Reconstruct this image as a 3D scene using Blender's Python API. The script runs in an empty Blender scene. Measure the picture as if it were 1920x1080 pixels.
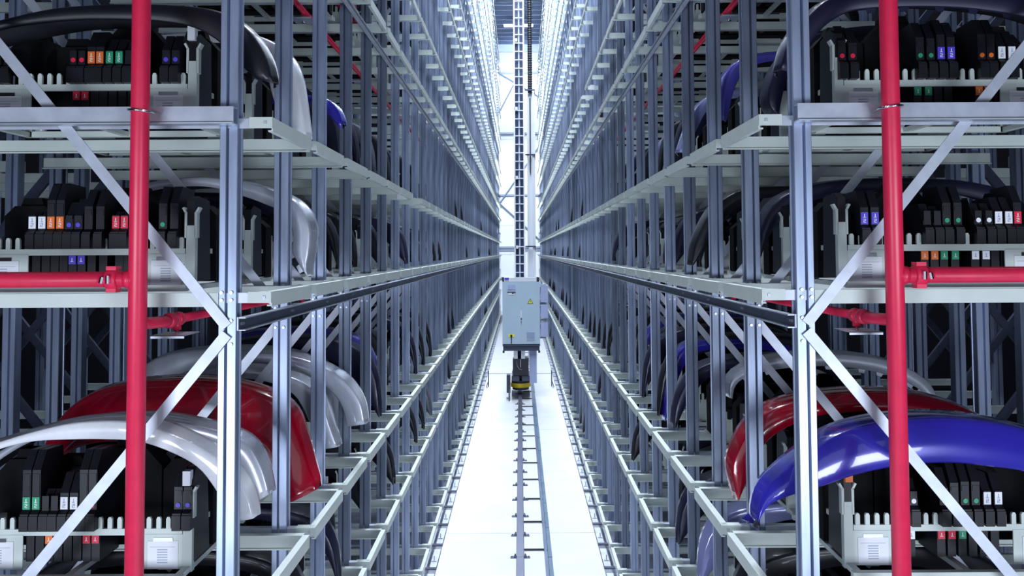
import bpy, math, random
from mathutils import Vector, Matrix, Quaternion

random.seed(7)
sc = bpy.context.scene
col = sc.collection

# ------------------------------------------------------------------ camera
PIT, ROL, CX, CY, F = .0414, .0054, 974.56, 406.57, 1580.0
CAMX, CAMZ = 0.0195, 4.6
cd = bpy.data.cameras.new('camera')
cam = bpy.data.objects.new('camera', cd)
col.objects.link(cam)
cd.sensor_width = 36.0
cd.lens = F / 1920 * 36.0
cd.shift_x = (960 - CX) / 1920
cd.shift_y = (CY - 540) / 1920
cd.clip_end = 200
cam.location = (CAMX, 0, CAMZ)
cam.rotation_mode = 'QUATERNION'
cam.rotation_quaternion = Quaternion((1, 0, 0), math.pi / 2 + PIT) @ Quaternion((0, 0, 1), -ROL)
sc.camera = cam

# ------------------------------------------------------------------ light
world = bpy.data.worlds.new('hall')
sc.world = world
world.use_nodes = True
bg = world.node_tree.nodes['Background']
bg.inputs[0].default_value = (.62, .70, 1.0, 1)
bg.inputs[1].default_value = .07


def area(name, loc, rot, sx, sy, power, color):
    l = bpy.data.lights.new(name, 'AREA')
    l.shape = 'RECTANGLE'
    l.size, l.size_y, l.energy, l.color = sx, sy, power, color
    o = bpy.data.objects.new(name, l)
    o.location, o.rotation_euler = loc, rot
    col.objects.link(o)
    return o


LC = (.77, .86, 1.0)
# unseen low flood lamps either side behind camera, set for pipe shadows and falloff
for sx in (-1, 1):
    area('flood_light', (sx * 3.6, -1.3, 2.5), (math.radians(90), 0, 0), 2.6, 2.0, 295, LC)
area('hall_light', (0, -6.5, 5.0), (math.radians(90), 0, 0), 12, 4, 120, LC)
# ceiling lamps over the aisle
LAMPS = [8 + 6.0 * k for k in range(7)]
area('aisle_light', (0, 52.2, 18.7), (0, 0, 0), 1.6, .5, 250, LC)
for y in LAMPS:
    area('aisle_light', (0, y, 18.7), (0, 0, 0), 1.2, 5.0, 1400 if y < 35 else 900, LC)
# unseen lights added to brighten the far end and whiten its wall
area('end_fill', (0, 58.2, 17.6), (math.radians(68), 0, 0), 2.4, 1.0, 350, LC)
area('end_fill', (0, 58.5, 18.9), (0, 0, 0), 2.4, 2.0, 260, LC)
# unseen spot added under the roof to whiten the end wall
sl = bpy.data.lights.new('wall_fill', 'SPOT')
sl.energy, sl.color, sl.spot_size, sl.spot_blend, sl.shadow_soft_size = 19000, LC, math.radians(40), .6, .3
so = bpy.data.objects.new('wall_fill', sl)
so.location = (0, 46, 18.4)
so.rotation_euler = (math.atan2(16.6, 12.4), 0, 0)
col.objects.link(so)
sc.view_settings.view_transform = 'Standard'
sc.view_settings.look = 'None'
sc.view_settings.gamma = 1
sc.view_settings.use_curve_mapping = False
sc.view_settings.exposure = 0.0


# ------------------------------------------------------------------ helpers
def at(px, py, Y):
    """a point of the place: pixel ray at the real distance Y along the aisle"""
    xr, yr = px - CX, py - CY
    x = xr * math.cos(ROL) - yr * math.sin(ROL)
    y = yr * math.cos(ROL) + xr * math.sin(ROL)
    u, v = x / F, -y / F
    wy = math.cos(PIT) - v * math.sin(PIT)
    wz = math.sin(PIT) + v * math.cos(PIT)
    return u * Y / wy + CAMX, wz * Y / wy + CAMZ


def mat(name, c, rough=.5, metal=0.0, noise=0.0, scale=8.0, c2=None, coat=0.0, bump=0.0, stretch=None, spec=.5, vary=0.0):
    m = bpy.data.materials.new(name)
    m.use_nodes = True
    nt = m.node_tree
    b = nt.nodes['Principled BSDF']
    b.inputs['Roughness'].default_value = rough
    b.inputs['Metallic'].default_value = metal
    b.inputs['Base Color'].default_value = (*c, 1)
    b.inputs['Specular IOR Level'].default_value = spec
    if coat:
        b.inputs['Coat Weight'].default_value = coat
        b.inputs['Coat Roughness'].default_value = .04
    if noise or c2 or bump:
        tc = nt.nodes.new('ShaderNodeTexCoord')
        mp = nt.nodes.new('ShaderNodeMapping')
        nt.links.new(tc.outputs['Object'], mp.inputs['Vector'])
        if stretch:
            mp.inputs['Scale'].default_value = stretch
        n = nt.nodes.new('ShaderNodeTexNoise')
        n.inputs['Scale'].default_value = scale
        n.inputs['Detail'].default_value = 6
        nt.links.new(mp.outputs['Vector'], n.inputs['Vector'])
        r = nt.nodes.new('ShaderNodeValToRGB')
        d = c2 if c2 else tuple(max(0, x * (1 - noise)) for x in c)
        r.color_ramp.elements[0].position, r.color_ramp.elements[1].position = .35, .65
        r.color_ramp.elements[0].color = (*d, 1)
        r.color_ramp.elements[1].color = (*c, 1)
        nt.links.new(n.outputs['Fac'], r.inputs['Fac'])
        out = r.outputs['Color']
        if vary:                          # every length of steel has its own zinc tone
            oi = nt.nodes.new('ShaderNodeObjectInfo')
            mr = nt.nodes.new('ShaderNodeMapRange')
            mr.inputs['To Min'].default_value = 1 - vary
            mr.inputs['To Max'].default_value = 1 + vary * .5
            nt.links.new(oi.outputs['Random'], mr.inputs['Value'])
            hs = nt.nodes.new('ShaderNodeHueSaturation')
            nt.links.new(mr.outputs['Result'], hs.inputs['Value'])
            nt.links.new(out, hs.inputs['Color'])
            out = hs.outputs['Color']
        nt.links.new(out, b.inputs['Base Color'])
        if bump:
            bp = nt.nodes.new('ShaderNodeBump')
            bp.inputs['Strength'].default_value = bump
            bp.inputs['Distance'].default_value = .002
            nt.links.new(n.outputs['Fac'], bp.inputs['Height'])
            nt.links.new(bp.outputs['Normal'], b.inputs['Normal'])
    return m


def emit(name, c, s):
    m = bpy.data.materials.new(name)
    m.use_nodes = True
    b = m.node_tree.nodes['Principled BSDF']
    b.inputs['Base Color'].default_value = (*c, 1)
    b.inputs['Emission Color'].default_value = (*c, 1)
    b.inputs['Emission Strength'].default_value = s
    return m


M = dict(
    galv=mat('galvanised_steel', (.43, .51, .70), .38, .5, .32, 4.0, stretch=(3, 3, .35), vary=.42),
    galv_plain=mat('galvanised_beam', (.58, .62, .72), .45, .35, .18, 9.0),
    pale=mat('pale_green_enamel', (.63, .70, .665), .42, 0, .06, 6.0),
    black=mat('black_plastic', (.009, .009, .015), .42, 0, .3, 12.0, spec=.35),
    foam=mat('black_foam', (.004, .004, .006), .8, 0, .3, 25.0, spec=.2),
    channel=mat('dark_channel', (.10, .12, .19), .35, .5, .25, 6.0),
    red_pipe=mat('red_pipe_paint', (.80, .022, .085), .36, 0, .10, 14.0),
    chrome=mat('chrome', (.75, .77, .82), .18, 1.0),
    steel=mat('bolt_steel', (.55, .58, .66), .35, .8),
    label=mat('label_paper', (.86, .87, .92), .6, 0, .02, 3.0),
    ink=mat('label_ink', (.42, .45, .56), .6),
    floor=mat('slab_concrete', (.70, .72, .75), .6, 0, .07, 1.3, bump=.1),
    subfloor=mat('sub_floor', (.26, .28, .36), .75, 0, .45, 2.2),
    wall=mat('end_wall_sheet', (.80, .84, .90), .55, 0, .03, .6),
    dark_wall=mat('side_wall_sheet', (.004, .004, .007), .9, 0, .2, .6, spec=.05),  # near black stands in for the darkness beyond the racks
    ceiling=mat('roof_deck', (.80, .85, .92), .55, 0, .08, 1.0),
    purlin=mat('purlin_blue', (.48, .56, .78), .5, .2),
    girt=mat('wall_girt', (.28, .34, .44), .5, .3),
    cab=mat('cabinet_enamel', (.42, .54, .64), .38, 0, .03, 2.0),
    cab_side=mat('cabinet_side', (.36, .42, .62), .4, 0, .04, 2.0),
    plinth=mat('cabinet_plinth', (.05, .06, .10), .45),
    mast=mat('mast_steel', (.045, .055, .12), .4, .3, .2, 2.0),
    ladder=mat('ladder_steel', (.80, .83, .88), .35, .3),
    rubber=mat('rubber', (.02, .02, .028), .6),
    railsteel=mat('rail_steel', (.20, .21, .29), .36, .5, .2, 3.0, stretch=(1, .2, 1)),
    bus=mat('bus_bar', (.17, .22, .34), .4, .3, .3, 2.0),
    teal=mat('bus_cover', (.13, .21, .30), .45, 0, .25, 3.0),
    yellow=mat('yellow_paint', (.75, .55, .02), .45),
    sign=mat('sign_yellow', (.80, .78, .03), .45),
    lamp=emit('lamp_diffuser', (.9, .95, 1), 14.0),
    paint_dark=mat('inner_plastic', (.016, .016, .024), .55),
)
PAINT = {}
for nm, c, me in (('silver', (.62, .65, .74), .35), ('white', (.86, .87, .92), .0), ('red', (.36, .001, .018), 0),
                  ('blue', (.034, .026, .40), .1), ('navy', (.014, .014, .045), .1), ('black', (.010, .010, .016), .1),
                  ('violet', (.10, .09, .52), .2), ('grey', (.16, .17, .22), .3), ('lavender', (.30, .32, .62), .2)):
    PAINT[nm] = mat('car_paint_' + nm, c, .30 if nm in ('silver', 'white') else (.38 if nm in ('black', 'navy', 'grey') else .2), me, .04, 30.0, coat=.15 if nm in ('black', 'navy', 'grey') else .8)
TAG = {}
for nm, c in (('red', (.80, .015, .06)), ('orange', (.85, .17, .02)), ('green', (.015, .33, .16)), ('blue', (.09, .06, .62)), ('white', (.84, .86, .92))):
    TAG[nm] = mat('tag_' + nm, c, .45)


class MB:
    def __init__(s):
        s.v, s.f, s.m = [], [], []

    def poly(s, vs, fs, mi=0):
        o = len(s.v)
        s.v += [tuple(p) for p in vs]
        s.f += [tuple(i + o for i in f) for f in fs]
        s.m += [mi] * len(fs)
        return s

    def box(s, x0, x1, y0, y1, z0, z1, mi=0):
        if x0 > x1: x0, x1 = x1, x0
        if y0 > y1: y0, y1 = y1, y0
        if z0 > z1: z0, z1 = z1, z0
        return s.poly([(x0, y0, z0), (x1, y0, z0), (x1, y1, z0), (x0, y1, z0), (x0, y0, z1), (x1, y0, z1), (x1, y1, z1), (x0, y1, z1)],
                      [(0, 3, 2, 1), (4, 5, 6, 7), (0, 1, 5, 4), (1, 2, 6, 5), (2, 3, 7, 6), (3, 0, 4, 7)], mi)

    def bar(s, p, q, w, h, up=(0, 1, 0), mi=0):
        """box beam from p to q; h along up, w across"""
        p, q, up = Vector(p), Vector(q), Vector(up)
        d = (q - p).normalized()
        a = d.cross(up).normalized()
        b = a.cross(d).normalized()
        a *= w / 2
        b *= h / 2
        vs = [p - a - b, p + a - b, p + a + b, p - a + b, q - a - b, q + a - b, q + a + b, q - a + b]
        return s.poly(vs, [(0, 1, 2, 3), (7, 6, 5, 4), (0, 4, 5, 1), (1, 5, 6, 2), (2, 6, 7, 3), (3, 7, 4, 0)], mi)

    def tube(s, pts, r, n=10, mi=0, caps=True):
        pts = [Vector(p) for p in pts]
        rs = r if isinstance(r, (list, tuple)) else [r] * len(pts)
        o = len(s.v)
        a = None
        for i, p in enumerate(pts):
            d = (pts[min(i + 1, len(pts) - 1)] - pts[max(i - 1, 0)]).normalized()
            if a is None:
                a = d.cross(Vector((0, 0, 1)) if abs(d.z) < .9 else Vector((0, 1, 0))).normalized()
            a = (a - d * a.dot(d)).normalized()
            b = d.cross(a)
            for k in range(n):
                t = 2 * math.pi * k / n
                s.v.append(tuple(p + (a * math.cos(t) + b * math.sin(t)) * rs[i]))
        for i in range(len(pts) - 1):
            for k in range(n):
                k2 = (k + 1) % n
                s.f.append((o + i * n + k, o + i * n + k2, o + (i + 1) * n + k2, o + (i + 1) * n + k))
                s.m.append(mi)
        if caps:
            s.f.append(tuple(o + k for k in reversed(range(n))))
            s.f.append(tuple(o + (len(pts) - 1) * n + k for k in range(n)))
            s.m += [mi, mi]
        return s

    def prism(s, poly, axis, a, b, mi=0):
        """polygon of (u,v) extruded along axis from a to b"""
        ar = sum(poly[i][0] * poly[(i + 1) % len(poly)][1] - poly[(i + 1) % len(poly)][0] * poly[i][1] for i in range(len(poly)))
        P = list(poly) if ar > 0 else list(reversed(poly))
        if a > b: a, b = b, a

        def mk(u, v, w):
            return {'x': (w, u, v), 'y': (v, w, u), 'z': (u, v, w)}[axis]
        if axis == 'y':                      # (u,v) given as (x,z)
            P = [(z, x) for x, z in reversed(P)]
        n = len(P)
        vs = [mk(u, v, a) for u, v in P] + [mk(u, v, b) for u, v in P]
        fs = [tuple(reversed(range(n))), tuple(range(n, 2 * n))] + [(i, (i + 1) % n, n + (i + 1) % n, n + i) for i in range(n)]
        return s.poly(vs, fs, mi)

    def mesh(s, name, mats, smooth=False):
        me = bpy.data.meshes.new(name)
        me.from_pydata(s.v, [], s.f)
        for m in (mats if isinstance(mats, (list, tuple)) else [mats]):
            me.materials.append(m)
        me.polygons.foreach_set('material_index', s.m)
        if smooth:
            me.polygons.foreach_set('use_smooth', [True] * len(s.f))
        me.update()
        return me

    def build(s, name, mats, parent=None, smooth=False, loc=None):
        return obj(name, s.mesh(name, mats, smooth), parent, loc)


def obj(name, me, parent=None, loc=None):
    o = bpy.data.objects.new(name, me)
    if loc: o.location = loc
    if parent: o.parent = parent
    col.objects.link(o)
    return o


def thing(name, label, cat, loc=(0, 0, 0), group=None):
    o = bpy.data.objects.new(name, None)
    o.location = loc
    o.empty_display_size = .1
    col.objects.link(o)
    return tag(o, label, cat, group)


def tag(o, label, cat, group=None):
    o['label'], o['category'] = label, cat
    if group: o['group'] = group
    return o


def struct(name, mb, m, parent=None):
    o = mb.build(name, m, parent)
    if not parent: o['kind'] = 'structure'
    return o


# ------------------------------------------------------------------ measures
Y0, NB = 4.5175, 58                     # front plane of the racks, number of uprights
XI, XO, XC = 1.4975, 1.5936, 1.315      # inner / outer edge of the aisle posts, ledge tip
BX0, BX1 = 3.53, 3.63                   # back posts
RTOP = 19.1
LEV = []                                # shelf levels above the floor: b (low) and a (high) alternate
for k in range(8):
    LEV += [.315 + 2.51 * k, 1.883 + 2.51 * k]
LEV = LEV[:15]
L5, L4, L3, L2, L1, L0, Lm1 = LEV[0], LEV[1], LEV[2], LEV[3], LEV[4], LEV[5], LEV[6]
CEIL = 19.5
YEND = 62.6


def Yn(n): return Y0 + n


# ------------------------------------------------------------------ setting
floor = struct('floor', MB().box(-9, 9, -9, YEND + .3, -.3, -.06), M['subfloor'])
for k in range(9):                       # cast slabs of the aisle with open joints between them
    ya, yb = (-9 if k == 0 else -2 + 8 * k), min(YEND, -2 + 8 * (k + 1) - .012)
    o = MB().box(-1.215, 1.215, ya, yb, -.06, 0).build('slab', M['floor'], floor)
    if k == 0: o['label'] = 'pale concrete slab of the aisle'
w = MB().box(-9, 9, YEND, YEND + .2, -.06, CEIL)
wall_back = struct('wall_back', w, M['wall'])
for k in range(9):                       # sheet cassettes of the end wall
    MB().box(-4, 4, YEND - .03, YEND, .1 + 2.15 * k, 2.2 + 2.15 * k).build('wall_panel', M['wall'], wall_back)
for z in (13.35, 8.75, 4.85, 17.9, 2.6):
    MB().box(-4, 4, YEND - .16, YEND - .03, z, z + .14).build('girt', M['girt'], wall_back)
MB().box(-4, 4, YEND - .10, YEND - .03, 8.95 - 4.3, 9.3 - 4.3).build('girt', M['girt'], wall_back)
for a, b in (((-1.6, 18.0), (1.9, 15.9)), ((-1.9, 7.6), (1.6, 12.6)), ((-1.9, 8.6), (1.8, 5.2)), ((-1.9, 14.2), (-.2, 17.4))):
    MB().tube([(a[0], YEND - .2, a[1]), (b[0], YEND - .2, b[1])], .05, 6).build('tie_rod', M['girt'], wall_back)
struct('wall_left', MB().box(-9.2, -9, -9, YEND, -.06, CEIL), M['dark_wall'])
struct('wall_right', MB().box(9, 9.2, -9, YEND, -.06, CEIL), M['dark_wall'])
ceil = struct('ceiling', MB().box(-9.2, 9.2, 1.5, YEND + .2, CEIL, CEIL + .2), M['ceiling'])
pm = MB().box(-9, 9, 0, .16, CEIL - .26, CEIL).mesh('purlin', M['purlin'])
for k in range(57):
    obj('purlin', pm, ceil, (0, 2.2 + 1.05 * k, 0))
for y in (47.2,):
    MB().box(-1.3, 1.3, y, y + .10, CEIL - .75, CEIL - .60).box(-.95, -.75, y, y + .1, CEIL - .6, CEIL).box(.75, .95, y, y + .1, CEIL - .6, CEIL).build('cable_tray', M['girt'], ceil)

# aisle lamps
for y in LAMPS:
    t = thing('aisle_lamp', 'white strip lamp hung under the roof over the aisle', 'lamp', (0, y, 18.72), 'strip lamps over the aisle')
    MB().box(-.62, .62, -2.52, 2.52, .03, .12).box(-.02, .02, -2, -1.96, .12, .78).box(-.02, .02, 1.96, 2, .12, .78).build('housing', M['ladder'], t)
    MB().box(-.58, .58, -2.48, 2.48, .01, .03).build('diffuser', M['lamp'], t)

t = thing('aisle_lamp', 'short white strip lamp across the aisle under the far roof purlins', 'lamp', (0, 52.2, 18.72))
MB().box(-.92, .92, -.30, .30, .03, .12).box(-.8, -.76, -.02, .02, .12, .5).box(.76, .8, -.02, .02, .12, .5).build('housing', M['ladder'], t)
MB().box(-.9, .9, -.28, .28, .01, .03).build('diffuser', M['lamp'], t)

# ------------------------------------------------------------------ racks
PROFILE = [(0, .003), (.003, 0), (.033, 0), (.036, .030), (.047, .030), (.050, 0), (.093, 0), (.0961, .003), (.0961, .014), (.090, .016), (.054, .018), (.054, .074), (.090, .076), (.0961, .078), (.0961, .09), (0, .09)]


def post_mesh(s, xo, flip=False):
    """xo: outer (far from aisle) edge; profile u grows towards the aisle"""
    p = [(s * (xo - u), y) for u, y in PROFILE] if not flip else [(s * (xo - .0961 + u), y) for u, y in PROFILE]
    m = MB()
    m.prism(p, 'z', -.05, RTOP)
    xs = [q[0] for q in p]
    m.box(min(xs) - .03, max(xs) + .03, -.03, .12, -.06, -.04)
    return m.mesh('post', M['galv'])


def seen(Y, z, x=1.4):
    y = CY + F * -((-Y * math.sin(PIT)) + (z - CAMZ) * math.cos(PIT)) / (Y * math.cos(PIT) + (z - CAMZ) * math.sin(PIT))
    px = F * x / Y
    return -40 < y < 1120 and px < 1000


def rail_geo(m, s, ya, yb, z):
    m.box(s * XC, s * (XC + .008), ya, yb, z - .078, z)
    m.box(s * (XC + .008), s * (XC + .042), ya, yb, z - .008, z)
    m.box(s * (XC + .008), s * (XC + .026), ya, yb, z - .078, z - .070)
    return m


def far_arm_geo(m, s, y, z):
    m.box(s * (XC + .012), s * 3.60, y - .004, y + .004, z - .088, z - .004)
    m.box(s * (XC + .043), s * 3.60, y + .004, y + .045, z - .012, z - .004)
    m.box(s * (XC + .02), s * 3.60, y - .022, y - .004, z - .088, z - .080)
    return m


def near_arm_geo(m, s, y, z, mi=0, mj=1):
    m.box(s * (XC + .10), s * 3.60, y, y + .008, z - .060, z - .006, mi)
    m.box(s * (XC + .10), s * 3.60, y + .008, y + .05, z - .014, z - .006, mi)
    m.box(s * (XC), s * (XC + .125), y - .008, y + .0, z - .060, z, mj)
    m.box(s * (XC + .008), s * (XC + .125), y + .0, y + .052, z - .0055, z, mj)
    m.box(s * (XC + .03), s * (XC + .045), y - .014, y - .008, z - .038, z - .023, mi)
    return m


MISSING = {(-1, 4): {6}, (1, 6): {12}, (1, 4): set()}


def make_rack(s, label):
    R = thing('storage_rack', label, 'rack', (s * 2.5, Y0, 0))
    R.location = (0, 0, 0)
    pm = post_mesh(s, XO)
    bm = post_mesh(s, BX1)
    for n in range(NB):
        obj('post', pm, R, (0, Yn(n), 0))
    for n in range(16):
        obj('post', bm, R, (0, Yn(n), 0))['label'] = 'upright at the back of the rack'
    # ledges: list every rail / arm, the ones showing largest become parts
    allb = [(n, i) for n in range(NB - 1) for i in range(len(LEV)) if n not in MISSING.get((s, i), ())]
    allb.sort(key=lambda t: (not seen(Yn(t[0]) + .9, LEV[t[1]]), t[0]))
    rm = rail_geo(MB(), s, 0, .846, 0).mesh('rail', M['pale'])
    fm = far_arm_geo(MB(), s, 0, 0).mesh('far_arm', M['pale'])
    nm = near_arm_geo(MB(), s, 0, 0).mesh('near_arm', [M['galv_plain'], M['pale']])
    rest_r, rest_f, rest_n = MB(), MB(), MB()
    for q, (n, i) in enumerate(allb):
        if q < 300:
            obj('rail', rm, R, (0, Yn(n) + .024, LEV[i]))
        else:
            rail_geo(rest_r, s, Yn(n) + .024, Yn(n) + .87, LEV[i])
    alla = [(n, i) for n in range(NB - 1) for i in range(len(LEV))]
    alla.sort(key=lambda t: (not seen(Yn(t[0]) + .9, LEV[t[1]]), t[0]))
    for q, (n, i) in enumerate(alla):
        dy = .018
        if q < 300:
            obj('far_arm', fm, R, (0, Yn(n) + .872, LEV[i]))
            obj('near_arm', nm, R, (0, Yn(n) + dy, LEV[i]))
        else:
            far_arm_geo(rest_f, s, Yn(n) + .872, LEV[i])
            near_arm_geo(rest_n, s, Yn(n) + dy, LEV[i])
    for nme, mb, mt in (('distant_rails', rest_r, M['pale']), ('distant_arms', rest_f, M['pale']), ('distant_brackets', rest_n, [M['galv_plain'], M['pale']])):
        mb.build(nme, mt, R)['kind'] = 'stuff'
    # end plates where a rail is missing
    for (ss, i), st in MISSING.items():
        if ss == s:
            for n in st:
                for yy in (Yn(n) - .13, Yn(n) + 1.0):
                    MB().box(s * (XI - .005), s * (XI - .09), yy - .02, yy + .0, LEV[i] - .09, LEV[i] + .01).build('end_plate', M['label'], R)
    # zigzag bracing of each frame
    segs = []
    for k in range(-1, 3):
        zn = CAMZ - .41 + 5.02 * k
        segs += [((XO + .0, zn + .08), (BX0, zn + .08 + 1.225 * (BX0 - XO))), ((XO + .0, zn - .08), (BX0, zn - .08 - 1.225 * (BX0 - XO)))]
    brm = []
    for (xa, za), (xb, zb) in segs:
        if zb < -.0:
            xb = xa + (za - .05) / 1.225
            zb = .05
        m = MB().bar((s * (xa - .05), 0, za - (.06 if zb > za else -.06)), (s * xb, 0, zb), .058, .006, (0, 1, 0))
        d = -.026 if zb > za else -.026
        m.bar((s * (xa + .0), .02, za - .026), (s * xb, .02, zb - .026), .006, .036, (0, 1, 0))
        brm.append(m.mesh('brace', M['galv_plain']))
    for n in range(13):
        for q, me in enumerate(brm):
            if segs[q][0][1] > 12 or segs[q][0][1] < -.3: continue
            obj('brace', me, R, (0, Yn(n) - (.012 if n == 0 else -.03), 0))
    # bolts on the near posts
    for n in range(5):
        b = MB()
        for z in (CAMZ - .36, CAMZ - .485, CAMZ - .21, CAMZ - .25, L1 - .04):
            for u in (.018, .07) if z != L1 - .04 else (.07,):
                b.tube([(s * (XO - u), Yn(n) + .002, z), (s * (XO - u), Yn(n) - .009, z)], .010, 6)
        b.build('bolt_heads', M['steel'], R)['kind'] = 'stuff'
    # tie beam across the front frame
    tb = MB()
    z0, z1 = CAMZ + .692, CAMZ + .780
    tb.box(s * 1.497, s * 3.66, Yn(0) - .075, Yn(0) - .069, z0, z1)
    tb.box(s * 1.497, s * 3.66, Yn(0) - .069, Yn(0) - .016, z1 - .006, z1)
    tb.box(s * 1.497, s * 3.66, Yn(0) - .095, Yn(0) - .016, z0 - .006, z0)
    tb.build('tie_beam', M['galv_plain'], R)
    MB().box(s * XO, s * 3.66, Yn(0) - .004, Yn(0) + .004, L2 - .078, L2 - .004).build('tie_beam', M['pale'], R)
    # guide channels along the aisle face; web painted dark for the shade inside
    for zc, n0, n1 in ((CAMZ - .378, 0, NB - 1), (CAMZ + 2.17, 0, NB - 1), (CAMZ + 7.2, 0, NB - 1)):
        ya, yb = Yn(n0) + .0, Yn(n1)
        m = MB()
        h = .036 if zc < 5 else .025
        m.box(s * (XI - .008), s * (XI - .014), ya, yb, zc - h, zc + h)
        m.box(s * (XI - .014), s * (XI - .05), ya, yb, zc + h - .006, zc + h, 1)
        m.box(s * (XI - .014), s * (XI - .05), ya, yb, zc - h, zc - h + .006, 1)
        g = m.build('guide_channel', [M['channel'], M['galv_plain']], R)
        bm_ = MB()
        for n in range(30):
            for d in (.03, .06):
                bm_.tube([(s * (XI - .014), Yn(n) + d, zc), (s * (XI - .024), Yn(n) + d, zc)], .009, 6)
            bm_.box(s * XI, s * (XI - .008), Yn(n) + .01, Yn(n) + .08, zc - h, zc + h)
        bm_.build('channel_bolts', M['steel'], g)['kind'] = 'stuff'
    return R


make_rack(-1, 'long galvanised storage rack on the left of the aisle with white and red parts')
make_rack(1, 'long galvanised storage rack on the right of the aisle with blue and red parts')


def rear_rack(s, label):
    R = thing('storage_rack', label, 'rack')
    a, b = post_mesh(s, 3.97, True), post_mesh(s, 6.0, True)
    for n in range(18):
        obj('post', a, R, (0, Yn(n), 0))
        if n < 12: obj('post', b, R, (0, Yn(n), 0))
    am = MB().box(s * 3.9, s * 6.0, 0, .05, -.085, 0).mesh('arm', M['pale'])
    for n in range(10):
        for z in (L5, L4, L3, L2, L1, L0):
            obj('arm', am, R, (0, Yn(n) + .1, z))
    bm = [MB().bar((s * 3.95, 0, z), (s * 5.95, 0, z + d), .085, .04).mesh('brace', M['channel']) for z, d in ((L4 - .1, 2.45), (L1 + .3, -2.45), (L1 + .4, 2.45))]
    for n in range(8):
        for me in bm: obj('brace', me, R, (0, Yn(n) + .05, 0))
    return R


rear_rack(-1, 'dim storage rack standing back to back behind the left rack')
rear_rack(1, 'dim storage rack standing back to back behind the right rack')

# ------------------------------------------------------------------ cassettes with black holders
CY0 = 4.80 - Y0          # comb plane inside the bay
CT = .236                # top of the comb bar above the shelf
UX = 1.83                # fork side of a cassette (distance from the aisle centre)
CW = 1.26


def comb_mesh(s):
    m = MB()
    m.box(s * (UX + .05), s * (UX + CW - .05), -.012, .008, CT - .036, CT)
    k = 0
    x = UX + .075
    while x < UX + CW - .07:
        w, h = .0125, .064
        pr = [(s * (x - w), CT - .002), (s * (x + w), CT - .002), (s * (x + w), CT + h - .012), (s * (x + w * .5), CT + h), (s * (x - w * .5), CT + h), (s * (x - w), CT + h - .012)]
        m.prism(pr, 'y', -.010, .006)
        x += .0547
    return m.mesh('comb', M['pale'])


def upright_mesh(s, x):
    m = MB()
    m.box(s * (x - .025), s * (x + .025), -.02, .02, 0, CT + .13)
    for d in (-1, 1):
        c = x + d * .028
        m.box(s * (c - .007), s * (c + .007), -.02, .02, CT + .06, CT + .205)
        m.bar((s * c, 0, CT + .20), (s * (c + d * .018), 0, CT + .232), .012, .04)
    return m.mesh('fork_upright', M['pale'])


def base_mesh(s):
    m = MB()
    for y in (-.16, .48):
        m.box(s * (UX - .02), s * (UX + CW), y - .02, y + .02, .0, .035)
    for x in (UX + .0, UX + .6, UX + CW - .04):
        m.box(s * x, s * (x + .04), -.16, .48, .002, .03)
    for x in (UX, UX + CW - .05):
        m.box(s * x, s * (x + .05), .46, .5, 0, CT + .1)
        m.box(s * (x + .01), s * (x + .04), 0, .48, CT - .03, CT)
    m.box(s * (UX + .05), s * (UX + CW), .46, .48, CT - .036, CT)
    return m.mesh('base_frame', M['pale'])


def apron_mesh(s, x0, x1):
    m = MB()
    m.box(s * x0, s * x1, -.016, -.008, .015, CT - .03)
    return m.mesh('apron', M['pale'])


def label_mesh(s, x0, x1, slot):
    m = MB()
    m.box(s * x0, s * x1, -.021, -.0165, .018, CT - .066)
    a, b = min(s * x0, s * x1), max(s * x0, s * x1)
    for k in range(6):
        m.box(a + (b - a) * .32, a + (b - a) * .66, -.0225, -.021, .05 + k * .014, .056 + k * .014, 1)
    m.box(a + (b - a) * .08, a + (b - a) * .9, -.0225, -.021, .137, .139, 1)
    if slot:
        xm = (a + b) / 2
        m.box(xm - .055, xm + .055, -.022, -.017, CT - .068, CT - .048, 2)
    return m.mesh('label_sheet', [M['label'], M['ink'], M['chrome']])


_h = {}


def holder_mesh(zt, w=.046, lean=.09, foot=True):
    key = (round(zt, 2), w, round(lean, 2), foot)
    if key in _h: return _h[key]
    h = w / 2
    m = MB()
    z1 = zt - lean
    if foot:
        body = [(.012, .05), (.012, CT), (-.055, CT + .001), (-.055, CT + .095), (-.03, CT + .112), (-.03, z1), (.03, zt), (.20, zt - .01), (.24, .05)]
    else:
        body = [(.012, .05), (.012, z1), (.07, zt), (.24, zt - .02), (.26, .05)]
    m.prism(body, 'x', -h, h)
    if foot:
        m.box(-h * .82, h * .82, -.034, -.03, CT + .19, z1 - .02)
        m.box(-h * 1.06, h * 1.06, -.062, -.05, CT + .002, CT + .085)
    _h[key] = m.mesh('holder', M['black'])
    return _h[key]


_t = {}
DIG = {'1': [(.0, -.35, .0, .35), (-.2, -.35, .2, -.35)], '2': [(-.2, .35, .2, .35), (.2, .0, .2, .35), (-.2, 0, .2, 0), (-.2, -.35, -.2, 0), (-.2, -.35, .2, -.35)]}


def tag_mesh(colr, kind):
    key = (colr, kind)
    if key in _t: return _t[key]
    m = MB()
    if kind == 'dot':
        m.tube([(0, 0, 0), (0, -.004, 0)], .0135, 12)
        mats = [TAG[colr]]
    else:
        hh = .034 if kind == 'tag' else .024
        m.box(-.020, .020, -.004, 0, -hh, hh)
        ink = M['ink'] if colr == 'white' else TAG['white']
        mats = [TAG[colr], ink]
        digs = [('1', .014), ('2', -.014)] if kind == 'tag' else [('1', 0)]
        for dg, zc in digs:
            for x0, z0, x1, z1 in DIG[dg]:
                sc_ = .026
                m.box(min(x0, x1) * sc_ - .0022, max(x0, x1) * sc_ + .0022, -.0055, -.004, zc + min(z0, z1) * sc_ - .0018, zc + max(z0, z1) * sc_ + .0018, 1)
    _t[key] = m.mesh('tag', mats)
    return _t[key]


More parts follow.
